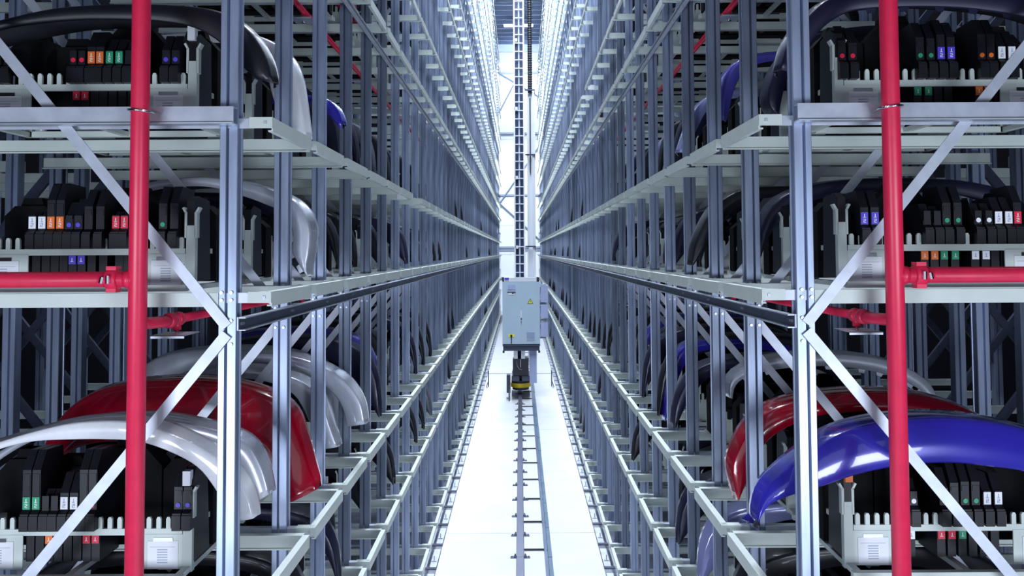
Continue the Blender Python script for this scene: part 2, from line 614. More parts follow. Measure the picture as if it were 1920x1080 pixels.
CM = {}
for s in (-1, 1):
    CM[s] = dict(comb=comb_mesh(s), up0=upright_mesh(s, UX + .018), up1=upright_mesh(s, UX + CW - .03), base=base_mesh(s),
                 ap0=apron_mesh(s, UX + .04, UX + .30), ap1=apron_mesh(s, UX + .94, UX + CW - .03),
                 lb0=label_mesh(s, UX + .07, UX + .24, True), lb1=label_mesh(s, UX + .99, UX + 1.18, True))


def foam_mesh(w, h, c):  # black foam blocks, also put in to darken the bays behind the holders
    m = MB()
    m.prism([(-w, .04), (w, .04), (w, h - c), (w - c, h), (-w + c, h), (-w, h - c)], 'y', 0, .14)
    m.prism([(-w * .5, h - .01), (w * .5, h - .01), (w * .35, h + .05), (-w * .35, h + .05)], 'y', .03, .11)
    return m.mesh('foam_block', M['foam'])


FM = [foam_mesh(.15, .50, .06), foam_mesh(.20, .56, .10), foam_mesh(.17, .46, .05)]


def cassette(s, n, lev, label, group=None, full=True, blocks=1.0, holders=(), peg=None):
    C = thing('parts_cassette', label, 'storage cassette', (0, Yn(n) + CY0, lev), group)
    c = CM[s]
    obj('comb', c['comb'], C)
    obj('base_frame', c['base'], C)
    obj('fork_upright', c['up0'], C)
    obj('fork_upright', c['up1'], C)
    obj('apron', c['ap0'], C)
    a = obj('apron', c['ap1'], C)
    if full:
        obj('label_sheet', c['lb0'], C)
        obj('label_sheet', c['lb1'], C)
    for k, (x, f) in enumerate(((UX + .14, 0), (UX + .50, 1), (UX + .86, 2), (UX + 1.12, 0))):
        o = obj('foam_block', FM[f], C, (s * x, .30, 0))
        o.scale = (1, 1, blocks)
    # the black peg standing in the fork
    hm = holder_mesh(CT + .30, .044, .03, False)
    obj('fork_peg', hm, C, (s * (UX + .018), -.03, 0))
    if peg:
        MB().box(s * (UX + .018) - .021, s * (UX + .018) + .021, -.045, -.0, CT + .245, CT + .325).build('peg_tag', TAG[peg], C)
    for (x, zt, colr, kind, low) in holders:
        h = obj('holder', holder_mesh(zt, .046, .10), C, (s * x, 0, 0))
        if colr:
            zc = CT + (.136 if kind == 'dot' else .15)
            obj('tag', tag_mesh(colr, kind), h, (0, -.031, zc))
        if low:
            obj('tag', tag_mesh(low, 'low'), h, (0, .010, CT - .062 if low != 'x' else 0))
    return C


def hx(px, py=480, Y=4.76):
    return abs(at(px, py, Y)[0])


def zt_of(py, lev, Y=4.78):
    return at(960, py, Y)[1] - lev


def front(s, lev, rows, label, pyc, blocks=1.0):
    peg = {(-1, L1): 'white', (-1, L3): 'white', (1, L3): 'orange'}.get((s, lev))
    hs = []
    for (px, top, colr, kind, low) in rows:
        hs.append((hx(px, pyc), max(.45, zt_of(top, lev)), colr, kind, low))
    return cassette(s, 0, lev, label, None, True, blocks, hs, peg)


front(-1, L1, [(12, 95, 'white', 'dot', None), (-6, 95, None, None, None), (136, 88, 'red', 'dot', 'red'), (152, 88, 'red', 'dot', 'red'), (170, 52, 'orange', 'tag', None), (186, 52, 'orange', 'tag', None),
               (204, 66, 'green', 'tag', None), (222, 66, 'green', 'tag', None), (240, 70, None, None, None), (310, 60, 'blue', 'dot', None), (328, 60, 'blue', 'dot', None)],
      'pale green cassette above the left tie beam, tags red, orange and green', 120, 1.15)
front(-1, L2, [(59, 395, 'white', 'tag', None), (77, 395, 'white', 'tag', None), (94, 338, 'orange', 'tag', None), (111, 338, 'orange', 'tag', None), (128, 375, 'blue', 'dot', 'blue'), (145, 368, 'blue', 'dot', 'blue'),
               (164, 350, None, None, None), (186, 350, None, None, None), (216, 395, 'red', 'tag', None), (232, 395, 'red', 'tag', None), (304, 345, 'green', 'dot', None), (325, 345, None, None, None)],
      'pale green cassette on the left rack shelf level with the red branch pipe', 430)
front(-1, L3, [(48, 842, 'green', 'tag', None), (66, 842, 'green', 'tag', None), (84, 915, None, None, 'orange'), (101, 915, None, None, 'orange'), (119, 885, 'white', 'tag', None), (137, 885, 'white', 'tag', None),
               (155, 843, 'red', 'dot', 'red'), (172, 843, 'red', 'dot', 'red'), (333, 875, 'blue', 'dot', None), (351, 875, 'blue', 'dot', None)],
      'pale green cassette under the white bumpers at the bottom of the left rack front', 940, 1.1)
front(1, L1, [(1580, 48, 'red', 'dot', None), (1600, 52, 'red', 'dot', None), (1727, 40, 'green', 'dot', 'green'), (1747, 45, 'green', 'dot', 'green'), (1766, 38, 'blue', 'tag', None), (1785, 42, 'blue', 'tag', None),
              (1843, 38, 'orange', 'dot', 'orange'), (1860, 38, 'orange', 'dot', 'orange'), (1880, 62, 'white', 'tag', None), (1899, 62, 'white', 'tag', None)],
      'pale green cassette above the right tie beam, blue tags at its middle', 110, 1.15)
front(1, L2, [(1622, 360, 'blue', 'tag', None), (1642, 360, 'blue', 'tag', None), (1740, 385, None, None, 'orange'), (1759, 390, None, None, 'orange'), (1777, 352, 'green', 'dot', 'green'), (1798, 352, 'green', 'dot', 'green'),
              (1836, 385, 'white', 'dot', 'white'), (1856, 385, 'white', 'dot', 'white'), (1874, 375, 'white', 'tag', None), (1893, 375, 'white', 'tag', None), (1910, 352, 'red', 'tag', None)],
      'pale green cassette on the right rack shelf just above the red branch pipe', 420)
front(1, L3, [(1715, 905, 'white', 'dot', 'white'), (1772, 885, 'red', 'dot', 'red'), (1792, 875, None, None, 'red'), (1812, 873, 'green', 'dot', 'green'), (1832, 873, 'green', 'dot', None), (1853, 895, 'white', 'tag', None), (1874, 895, 'white', 'tag', None)],
      'pale green cassette under the blue bumper at the bottom of the right rack front', 960, 1.1)

sidew = {-1: 'left', 1: 'right'}
ordn = ['nearest', 'second', 'third', 'fourth', 'fifth', 'sixth', 'seventh', 'eighth', 'ninth', 'tenth', 'eleventh', 'twelfth']
shs = shs0 = {Lm1: 'seventh lowest shelf', L5: 'lowest shelf', L4: 'second lowest shelf', L3: 'third lowest shelf', L2: 'fourth lowest shelf', L1: 'fifth lowest shelf', L0: 'sixth lowest shelf'}
for s in (-1, 1):
    for lev in (L4, L3, L2, L1, L0):
        for n in range(1 if lev in (L3, L2, L1) else 0, 9):
            hs = []
            if n < 5:
                for k in range(7):
                    x = UX + .10 + .0547 * (2 * k + random.choice((0, 1)))
                    hs.append((x, .42 + .12 * random.random(), random.choice((None, None, 'red', 'blue', 'green', 'orange', 'white')), random.choice(('dot', 'tag')), None))
            cassette(s, n, lev, 'pale steel cassette in the %s bay of the %s rack, %s' % (ordn[n], sidew[s], shs0[lev]),
                     'inner cassettes of the %s rack, %s' % (sidew[s], shs0[lev]), False, .9 if lev in (L4, L2) else 1.06, hs)


# ------------------------------------------------------------------ bumpers
def resample(P, n):
    P = [Vector((p[0], p[1])) for p in P]
    d = [0]
    for i in range(1, len(P)): d.append(d[-1] + (P[i] - P[i - 1]).length)

    def cr(t):
        i = 0
        while i < len(P) - 2 and d[i + 1] < t: i += 1
        u = (t - d[i]) / max(1e-9, d[i + 1] - d[i])
        p1, p2 = P[i], P[i + 1]
        p0 = P[i - 1] if i > 0 else p1 * 2 - p2
        p3 = P[i + 2] if i + 2 < len(P) else p2 * 2 - p1
        return .5 * ((2 * p1) + (p2 - p0) * u + (2 * p0 - 5 * p1 + 4 * p2 - p3) * u * u + (3 * p1 - p0 - 3 * p2 + p3) * u ** 3)
    return [cr(d[-1] * k / (n - 1)) for k in range(n)]


def bumper_mesh(outer, inner, w, N=44, taper=.5, crease=True, rake=0.0):
    """outer / inner: (x,z) outlines of the front face; the skin runs w back from it"""
    O, I = resample(outer, N), resample(inner, N)
    cx = sum(p.x for p in O) / N
    rows = []
    for k in range(N):
        t = k / (N - 1)
        o, i = O[k], I[k]
        tg = (O[min(k + 1, N - 1)] - O[max(k - 1, 0)])
        nrm = Vector((-tg.y, tg.x))
        nrm = nrm.normalized() if nrm.length > 1e-6 else Vector((0, 1))
        if nrm.dot(o - i) < 0 and (o - i).length > .01: nrm = -nrm
        tp = taper + (1 - taper) * math.sin(math.pi * t) ** .6
        ww = w * tp
        g = o - i
        rk = rake * math.sin(math.pi * t) ** .5
        P = [(i + g * .06, .035), (i, .003), (i + g * .06, -.003), (i + g * .5, -.010 + rk * .4), (i + g * .88, -.004 + rk * .85), (i + g * .97, .002 + rk * .95), (o, .016 + rk), (o + nrm * .006, .05 + rk), (o + nrm * .014, rk + ww * .40)]
        if crease:
            P += [(o + nrm * .012, rk + ww * .58), (o - nrm * .012, rk + ww * .63)]
        P += [(o - nrm * .016, rk + ww * .85), (o - nrm * .04, rk + ww)]
        rows.append([(p.x, y, p.y) for p, y in P])
    nr = len(rows[0])
    m = MB()
    vs = [p for r in rows for p in r]
    fs = []
    for k in range(N - 1):
        for j in range(nr - 1):
            a = k * nr + j
            fs.append((a, a + 1, a + nr + 1, a + nr))
    m.poly(vs, fs)
    return m


def finish_bumper(o, paint, flip):
    md = o.modifiers.new('thickness', 'SOLIDIFY')
    md.thickness = .006
    md.offset = 1.0 if flip else -1.0
    md.material_offset = 1
    md.material_offset_rim = 0
    md.use_flip_normals = flip


def orient(mb, s):
    """make faces look outward (up / to the camera)"""
    # test the middle face of the top skin
    tot = 0
    V = [Vector(p) for p in mb.v]
    for f in mb.f:
        a, b, c = V[f[0]], V[f[1]], V[f[2]]
        nn = (b - a).cross(c - a)
        tot += nn.z
    if tot < 0:
        mb.f = [tuple(reversed(f)) for f in mb.f]
    return mb


def traced(label, paint, Y, outer, inner, w, tabs=None, taper=.5, rake=.0):
    O = [at(x, y, Y + rake) for x, y in outer]
    I = [at(x, y, Y) for x, y in inner]
    mb = orient(bumper_mesh(O, I, w, 52, taper, True, rake), 1)
    zmin = min(v[2] for v in mb.v)
    cx = sum(v[0] for v in mb.v) / len(mb.v)
    mb.v = [(x - cx, y, z - zmin) for x, y, z in mb.v]
    me = mb.mesh('bumper_skin', [PAINT[paint], M['paint_dark']], True)
    if tabs:
        T = thing('car_bumper', label, 'bumper', (cx, Y, zmin))
        o = obj('skin', me, T)
        finish_bumper(o, paint, False)
        Is = resample(I, 52)
        for k in tabs:
            p, q = Is[k], Is[k + 1]
            dd = (q - p).normalized()
            up = Vector((-dd.y, dd.x))
            if up.y < 0: up = -up
            a, b = p - dd * .028, p + dd * .028
            pr = [(a.x - cx, a.y - zmin), (b.x - cx, b.y - zmin), (b.x - dd.x * .008 - up.x * .026 - cx, b.y - up.y * .026 - zmin), (a.x + dd.x * .008 - up.x * .026 - cx, a.y - up.y * .026 - zmin)]
            MB().prism(pr, 'y', .0, .006).build('mounting_tab', PAINT[paint], T)
        return T
    o = obj('car_bumper', me, None, (cx, Y, zmin))
    finish_bumper(o, paint, False)
    return tag(o, label, 'bumper')


# left rack
traced('white bumper nearest the camera on the bottom left cassette', 'white', 4.70,
       [(-130, 905), (-80, 865), (-30, 838), (0, 828), (60, 810), (130, 794), (200, 789), (260, 794), (330, 818), (400, 855), (440, 890), (466, 930), (476, 972)],
       [(-130, 925), (-80, 885), (-30, 856), (0, 842), (60, 828), (140, 824), (200, 824), (260, 828), (320, 848), (370, 876), (402, 915), (425, 955), (450, 976)], .30)
traced('silver bumper nested between the nearest white bumper and the left red one', 'silver', 5.06,
       [(-40, 880), (0, 845), (60, 812), (130, 795), (200, 785), (280, 784), (350, 794), (420, 810), (465, 832), (490, 872), (506, 926)],
       [(-40, 895), (0, 862), (60, 828), (130, 812), (200, 802), (280, 802), (350, 815), (410, 836), (450, 870), (468, 905), (482, 940)], .30)
traced('glossy dark red bumper on the left rack behind the white bumpers', 'red', 5.66,
       [(60, 905), (86, 850), (108, 795), (150, 750), (210, 724), (300, 713), (400, 715), (490, 734), (545, 765), (572, 820), (590, 870), (605, 905)],
       [(100, 905), (110, 870), (135, 845), (165, 834), (210, 828), (300, 830), (400, 840), (450, 862), (490, 900), (520, 930), (546, 942)], .34, None, .5, .16)
traced('silver bumper directly behind the left red bumper', 'silver', 6.66,
       [(290, 790), (310, 750), (345, 715), (400, 696), (460, 690), (520, 700), (565, 715), (592, 735), (610, 770), (622, 805), (634, 838)],
       [(310, 790), (330, 757), (360, 730), (405, 714), (460, 710), (515, 720), (548, 738), (565, 760), (580, 790), (592, 815), (608, 842)], .36)
traced('pale silver bumper second behind the left red bumper', 'silver', 7.05,
       [(330, 740), (355, 700), (400, 674), (450, 664), (510, 663), (565, 672), (612, 690), (650, 715), (676, 752), (686, 795)],
       [(345, 745), (370, 712), (405, 692), (450, 682), (510, 682), (558, 693), (596, 712), (625, 738), (642, 765), (650, 800)], .36)
traced('silver white bumper arching behind the left middle front cassette', 'silver', 5.66,
       [(150, 440), (180, 395), (225, 357), (300, 338), (380, 332), (470, 344), (530, 364), (565, 390), (582, 425), (581, 465), (575, 500), (578, 518)],
       [(180, 445), (205, 405), (245, 372), (305, 354), (385, 350), (450, 366), (500, 384), (535, 402), (549, 440), (547, 470), (560, 495), (576, 520)], .40, [40, 43, 46, 49])
traced('glossy black bumper nearest the camera on the left top shelf', 'black', 4.68,
       [(-140, 120), (-100, 80), (-40, 50), (30, 30), (110, 14), (200, 8), (300, 8), (390, 15), (440, 34), (475, 66), (500, 110), (511, 152)],
       [(-140, 140), (-100, 100), (-40, 66), (30, 48), (120, 38), (200, 36), (300, 40), (370, 54), (420, 86), (450, 120), (480, 146), (509, 154)], .34)
traced('white bumper end beside the second post on the left top shelf', 'white', 5.66,
       [(60, 250), (90, 170), (150, 110), (230, 75), (330, 63), (400, 58), (460, 61), (505, 75), (535, 98), (553, 135), (563, 185), (575, 258)],
       [(80, 255), (110, 180), (165, 130), (240, 97), (330, 84), (400, 80), (450, 82), (480, 97), (497, 120), (506, 160), (516, 195), (536, 240)], .40)
traced('bright blue bumper end beside the third post on the left top shelf', 'blue', 6.66,
       [(270, 260), (300, 215), (360, 190), (440, 180), (540, 178), (590, 179), (616, 187), (634, 206), (643, 232)],
       [(285, 262), (315, 227), (366, 206), (440, 196), (540, 194), (586, 196), (606, 206), (622, 222), (638, 242)], .40)
# right rack
traced('glossy blue bumper nearest the camera on the bottom right cassette', 'blue', 4.70,
       [(1414, 987), (1419, 945), (1436, 910), (1470, 880), (1510, 850), (1560, 818), (1620, 798), (1700, 786), (1780, 783), (1860, 791), (1930, 806), (1990, 830), (2050, 875), (2080, 930)],
       [(1416, 989), (1440, 950), (1470, 934), (1500, 924), (1545, 911), (1600, 892), (1660, 878), (1720, 870), (1790, 868), (1850, 874), (1920, 884), (1970, 905), (2015, 935), (2040, 965)], .34, None, .5, .05)
traced('glossy red bumper on the right rack behind the blue one', 'red', 5.66,
       [(1381, 936), (1371, 882), (1380, 845), (1408, 798), (1450, 766), (1520, 746), (1600, 737), (1690, 737), (1760, 748), (1820, 770), (1862, 796), (1885, 830)],
       [(1386, 937), (1402, 900), (1424, 848), (1452, 816), (1500, 791), (1545, 778), (1605, 772), (1690, 772), (1760, 778), (1812, 790), (1845, 812), (1860, 840)], .38, None, .5, .03)
traced('silver bumper with jagged tabs behind the right red bumper', 'silver', 6.66,
       [(1366, 745), (1368, 718), (1384, 699), (1422, 680), (1480, 668), (1560, 664), (1640, 671), (1700, 689), (1740, 715), (1757, 744), (1762, 775)],
       [(1374, 748), (1378, 726), (1394, 710), (1430, 698), (1480, 690), (1560, 687), (1640, 697), (1692, 713), (1728, 734), (1744, 756), (1750, 780)], .40, [6, 11, 17, 24, 31, 35, 39, 42, 45])
traced('big navy bumper across the top right corner of the view', 'navy', 4.72,
       [(1462, 130), (1480, 75), (1515, 28), (1570, -10), (1700, -32), (1850, -26), (1960, -5), (2040, 40), (2080, 110)],
       [(1495, 140), (1510, 95), (1540, 55), (1580, 27), (1630, 16), (1750, 13), (1850, 20), (1950, 40), (2010, 80), (2035, 130)], .36, [16, 21, 26, 31, 36, 41])
traced('dark navy bumper wing next to the front post on the right top shelf', 'navy', 5.66,
       [(1455, 218), (1440, 190), (1446, 150), (1465, 112), (1490, 86), (1535, 62), (1620, 48), (1720, 48), (1800, 62), (1850, 100), (1870, 150)],
       [(1460, 219), (1464, 195), (1472, 160), (1484, 130), (1502, 106), (1540, 84), (1620, 70), (1720, 70), (1790, 82), (1830, 115), (1848, 155)], .40)
traced('violet bumper wing second from the front on the right top shelf', 'violet', 6.66,
       [(1350, 225), (1353, 165), (1368, 128), (1400, 106), (1450, 96), (1560, 92), (1640, 105), (1680, 140), (1690, 190)],
       [(1362, 228), (1376, 170), (1390, 142), (1412, 124), (1455, 114), (1560, 110), (1625, 122), (1660, 150), (1672, 195)], .40)
traced('lavender blue bumper wing third from the front on the right top shelf', 'lavender', 7.66,
       [(1272, 285), (1290, 236), (1305, 203), (1325, 183), (1350, 172), (1400, 166), (1500, 168), (1560, 190), (1585, 230)],
       [(1282, 287), (1305, 245), (1320, 216), (1336, 200), (1358, 189), (1402, 182), (1490, 184), (1542, 203), (1566, 235)], .40)
traced('black bumper wing hanging between the third and fourth posts on the right middle shelf', 'black', 6.66,
       [(1296, 497), (1304, 455), (1326, 408), (1352, 376), (1392, 356), (1450, 350), (1560, 352), (1630, 380), (1660, 430)],
       [(1300, 498), (1325, 462), (1348, 425), (1372, 398), (1402, 378), (1455, 370), (1550, 372), (1605, 395), (1634, 440)], .42)
traced('navy bumper second behind the right red bumper', 'navy', 7.66,
       [(1262, 800), (1268, 760), (1285, 720), (1312, 690), (1360, 674), (1430, 668), (1520, 670), (1580, 690), (1610, 730), (1616, 790)],
       [(1268, 802), (1284, 765), (1304, 735), (1326, 710), (1366, 692), (1430, 686), (1512, 688), (1560, 706), (1586, 738), (1596, 790)], .42)
traced('blue bumper third behind the right red bumper', 'blue', 8.66,
       [(1246, 788), (1250, 735), (1264, 680), (1285, 650), (1320, 640), (1400, 638), (1470, 645), (1510, 670), (1525, 720)],
       [(1248, 790), (1262, 740), (1278, 696), (1296, 670), (1326, 657), (1400, 655), (1460, 662), (1492, 684), (1505, 725)], .42)

# generic bumpers in the other bays
OUT = [(-.99, .06), (-.98, .20), (-.945, .38), (-.86, .53), (-.72, .62), (-.5, .675), (-.2, .70), (.2, .70), (.5, .675), (.72, .62), (.86, .53), (.945, .38), (.98, .20), (.99, .06)]
INN = [(-.985, .06), (-.955, .17), (-.90, .30), (-.81, .43), (-.67, .52), (-.46, .575), (-.2, .60), (.2, .60), (.46, .575), (.67, .52), (.81, .43), (.90, .30), (.955, .17), (.985, .06)]
INW = [(-.98, .055), (-.90, .16), (-.82, .25), (-.72, .36), (-.60, .46), (-.42, .53), (-.2, .57), (.2, .57), (.42, .53), (.60, .46), (.72, .36), (.82, .25), (.90, .16), (.98, .055)]
GB = [orient(bumper_mesh(OUT, q, .44, 30, .22), 1) for q in (INN, INW)]
GM = [[g.mesh('bumper_skin', [PAINT['black'], M['paint_dark']], True) for g in GB], ]
GM = GM[0]
TRACED = {(-1, L3): {0, 1, 2}, (-1, L2): {0, 1}, (-1, L1): {0, 1, 2}, (1, L3): {0, 1, 2, 3}, (1, L2): {0, 2}, (1, L1): {0, 1, 2, 3}}
ordn = ['nearest', 'second', 'third', 'fourth', 'fifth', 'sixth', 'seventh', 'eighth', 'ninth', 'tenth', 'eleventh', 'twelfth']
POST = 1.42


def generic(s, n, lev, paint, label, group, dx=0.0, zs=1.0, dz=.0):
    me = random.choice(GM)
    o = obj('car_bumper', me, None, (s * (POST + .99 + dx), Yn(n) + .22 + .12 * random.random(), lev + dz))
    o.scale = (1, 1.0, zs)
    o.material_slots[0].link = 'OBJECT'
    o.material_slots[0].material = PAINT[paint]
    finish_bumper(o, paint, False)
    return tag(o, label, 'bumper', group)


PROT = {L4: .75, L3: .5, L2: .15, L1: .25, L0: .1, Lm1: .1}
PAL = {(-1, L4): 'black black navy navy black black navy black black grey'.split(), (1, L4): 'navy black lavender navy black navy black black navy black'.split(),
       (-1, L3): 'black black black silver navy violet black navy black black'.split(), (1, L3): 'black black black black black navy black violet black black'.split(),
       (-1, L2): 'black black navy black black black navy black black black'.split(), (1, L2): 'black navy black black navy black black black navy black'.split(),
       (-1, L1): 'black black black navy navy grey black navy black black'.split(), (1, L1): 'black black black black navy black lavender black navy black'.split(),
       (-1, L0): 'black black navy black red black navy black black black'.split(), (1, L0): 'black navy black black lavender black black navy black black'.split(),
       (-1, Lm1): 'black navy black black navy black red black black black'.split(), (1, Lm1): 'black navy black black lavender black black navy black black'.split()}
cn = {'black': 'black', 'navy': 'navy', 'grey': 'dark grey', 'silver': 'silver', 'violet': 'violet', 'lavender': 'lavender blue', 'red': 'red', 'blue': 'blue'}
for (s, lev), pal in PAL.items():
    for n, p in enumerate(pal):
        if n in TRACED.get((s, lev), ()): continue
        tall = lev in (L3, L1, L5, Lm1)
        generic(s, n, lev, p, '%s bumper in the %s bay of the %s rack, %s' % (cn[p], ordn[n], sidew[s], shs[lev]), None,
                .02 if random.random() < PROT[lev] else .20 + .12 * random.random(), 1.28 if tall else 1.0)
# far down the aisle only the tips show between the posts
for s in (-1, 1):
    for lev, pr in ((L5, .5), (L4, .55), (L3, .6), (L2, .5), (L1, .45), (L0, .2)):
        for n in range(10, 38):
            if random.random() > pr * .42: continue
            p = random.choice(('black', 'black', 'navy', 'black', 'black'))
            generic(s, n, lev, p, 'dark bumper tip between far posts of the %s rack, %s' % (sidew[s], shs[lev]), 'far bumper tips of the %s rack, %s' % (sidew[s], shs[lev]), .05, 1.25 if lev in (L3, L1, L5) else .95)

# ------------------------------------------------------------------ red sprinkler pipes
PX, PY = 1.94, 4.33


def sprinkler(s, label):
    X = s * PX
    T = thing('sprinkler_pipe', label, 'pipe', (X, PY, 0))
    MB().tube([(0, 0, -.05), (0, 0, 12.0)], .046, 20).build('riser', M['red_pipe'], T, True)
    zb = 4.47
    d = s
    MB().tube([(0, 0, zb), (d * 3.2, 0, zb)], .041, 18).build('branch', M['red_pipe'], T, True)
    MB().tube([(d * .03, 0, zb), (d * .06, 0, zb)], .047, 18).build('tee_collar', M['red_pipe'], T, True)
    c = MB().tube([(d * .095, 0, zb), (d * .102, 0, zb), (d * .15, 0, zb), (d * .157, 0, zb)], [.044, .056, .056, .044], 18).build('coupling', M['red_pipe'], T, True)
    b = MB()
    for zz in (.055, -.055):
        b.box(d * .10, d * .15, -.03, .03, zb + zz - .012, zb + zz + .012)
    b.build('coupling_ears', M['red_pipe'], c)
    MB().tube([(d * .125, -.062, zb - .02), (d * .125, -.062, zb + .02)], .011, 8).tube([(d * .16, -.045, zb + .012), (d * .165, -.05, zb - .02)], .012, 8).build('bolt', M['chrome'], c)
    # in-rack lines along the aisle
    for z, nm in ((4.24, 'rack_line'), (CAMZ + 2.12, 'rack_line')):
        x0 = -s * .07
        MB().tube([(x0, .22, z), (x0, 13, z)], .026, 12).build(nm, M['red_pipe'], T, True)
        el = MB().tube([(0, .0, z), (x0 * .5, .06, z), (x0, .16, z), (x0, .24, z)], .031, 12)
        el.tube([(x0, .20, z), (x0, .215, z), (x0, .255, z), (x0, .27, z)], [.032, .042, .042, .032], 12)
        el.tube([(x0, .31, z), (x0, .315, z), (x0, .355, z), (x0, .36, z)], [.028, .040, .040, .028], 12)
        el.build('elbow', M['red_pipe'], T, True)
        for y in (.33, 3.0, 5.7, 8.4):
            h = MB().tube([(x0, y, z), (x0, y, z - .06)], .022, 10).build('sprinkler_head', M['red_pipe'], T, True)
            MB().tube([(x0, y, z - .06), (x0, y, z - .10)], .010, 8).tube([(x0, y, z - .098), (x0, y, z - .102)], .02, 10).build('nozzle', M['chrome'], h, True)
            MB().box(x0 - .09, x0 + .09, y - .13, y + .10, z - .082, z - .078).box(x0 - .09, x0 + .09, y - .13, y - .126, z - .094, z - .078).build('deflector_plate', M['galv_plain'], h)
    # wire clip round the riser on the tie beam
    zc = CAMZ + .735
    pts = [(.060 * math.cos(a), .056 * math.sin(a), zc + .006 * math.cos(a) * s) for a in [math.radians(-200 + 20 * k) for k in range(12)]]
    MB().tube([(-.055, .10, zc - .01)] + pts + [(.06, .10, zc + .004)], .006, 6).build('pipe_clip', M['chrome'], T, True)
    return T


sprinkler(-1, 'red sprinkler riser with branch pipes in front of the left rack')
sprinkler(1, 'red sprinkler riser with branch pipes in front of the right rack')

# ------------------------------------------------------------------ rails on the floor
T = thing('crane_rail', 'dark running rail and blue grey bus bar along the middle of the aisle floor', 'rail', (0, 0, 0))
rp = [(-.06, .0), (.06, .0), (.06, .012), (.012, .03), (.012, .075), (.050, .085), (.050, .115), (-.050, .115), (-.050, .085), (-.012, .075), (-.012, .03), (-.06, .012)]
yy = 6.0
while yy < 60:
    MB().prism([(x, z) for x, z in rp], 'y', yy, min(60, yy + 6.6) - .006).build('rail_length', M['railsteel'], T)
    yy += 6.6
cms = []
for d in (-1, 1):
    cm = MB()
    cm.box(d * .055, d * .15, -.035, .035, .0, .012)
    cm.box(d * .05, d * .10, -.025, .025, .012, .034)
    cm.tube([(d * .075, 0, .03), (d * .075, 0, .062)], .011, 6)
    cm.tube([(d * .125, 0, .012), (d * .125, 0, .03)], .010, 6)
    cms.append(cm.mesh('rail_clip', M['railsteel']))
k = 0
y = 7.0
while y < 58:
    for cmm in cms: obj('rail_clip', cmm, T, (0, y, 0))
    y += .98
MB().box(.365, .385, 6, 60, .02, .10).box(.385, .41, 6, 60, .02, .04).box(.385, .40, 6, 60, .09, .10).build('conductor', M['bus'], T)
y = 6.0
q = 0
while y < 59.5:
    e = random.uniform(-.004, .006)
    MB().box(.415, .475 + e, y, y + 1.32, .015, .085 + e).build('cover', M['teal'], T)
    y += 1.335
y = 6.5
tm = MB().box(.06, .366, -.014, .014, .01, .03).box(.36, .48, -.02, .02, .0, .018).mesh('tie_bar', M['rubber'])
while y < 58:
    obj('tie_bar', tm, T, (0, y, 0))
    y += 1.335
o = MB().box(-1.21, 1.21, 32.0, 32.05, .0, .012).build('floor_cable', M['railsteel'])
tag(o, 'thin dark cable across the aisle floor behind the crane base', 'cable')

# small anchors along both slab edges
for s in (-1, 1):
    t = thing('edge_curb', 'steel curb of bolted plates along the %s edge of the aisle slab' % sidew[s], 'curb', (0, 0, 0))
    pm = MB().box(s * 1.235, s * 1.40, .06, .80, -.05, -.02).tube([(s * 1.29, .3, -.02), (s * 1.29, .3, .06)], .008, 6).box(s * 1.255, s * 1.325, .27, .33, -.02, -.008).mesh('plate', M['galv_plain'])
    for n in range(0, 50):
        obj('plate', pm, t, (0, Yn(n), 0))

# ------------------------------------------------------------------ stacker crane
CRY = 26.0
T = thing('stacker_crane', 'tall stacker crane with pale blue switch cabinet and ladder mast in the aisle', 'crane', (0, CRY, 0))
zc0, zc1 = 1.76, 3.68
x0, x1, xm = -.53, .625, .045
MB().box(x0, x1, .03, .55, zc0, zc1).build('cabinet_body', M['cab'], T)
dl = MB().box(x0 + .004, xm - .004, -.0, .03, zc0 + .01, zc1 - .012).build('cabinet_door', M['cab'], T)
dr = MB().box(xm + .004, x1 - .004, -.0, .03, zc0 + .01, zc1 - .012).build('cabinet_door', M['cab'], T)
MB().box(x0 + .02, x1 - .02, .02, .55, zc0 - .20, zc0).box(x0, x1, -.02, .57, zc0 - .05, zc0 - .02).build('plinth', M['plinth'], T)
for xx in (x0 + .03, x1 - .03):
    MB().tube([(xx, .1, zc0 - .2), (xx, .1, zc0 - .27)], .03, 8).build('foot', M['rubber'], T)


def cpt(px, py): return at(px, py, CRY)


def cbox(mb, p0, p1, y0, y1, mi=0):
    a, b = cpt(*p0), cpt(*p1)
    mb.box(a[0], b[0], y0, y1, a[1], b[1], mi)
    return mb


cbox(MB(), (952, 534), (967, 543), -.012, 0).build('vent_grille', M['cab_side'], dl)
m = cbox(MB(), (951, 547), (967, 548.5), -.02, 0, 1)
cbox(m, (952, 549), (964, 552.5), -.008, 0, 0)
cbox(m, (960, 549), (963, 551), -.012, 0, 1)
m.build('name_plate', [M['label'], M['plinth']], dl)
m = cbox(MB(), (987, 622), (1003, 633), -.015, 0, 0)
for k in range(4): cbox(m, (988, 624 + 2.2 * k), (1002, 624.8 + 2.2 * k), -.018, -.014, 1)
cbox(m, (988, 636.5), (1003, 638), -.012, 0, 1)
m.build('vent_grille', [M['cab_side'], M['girt']], dr)
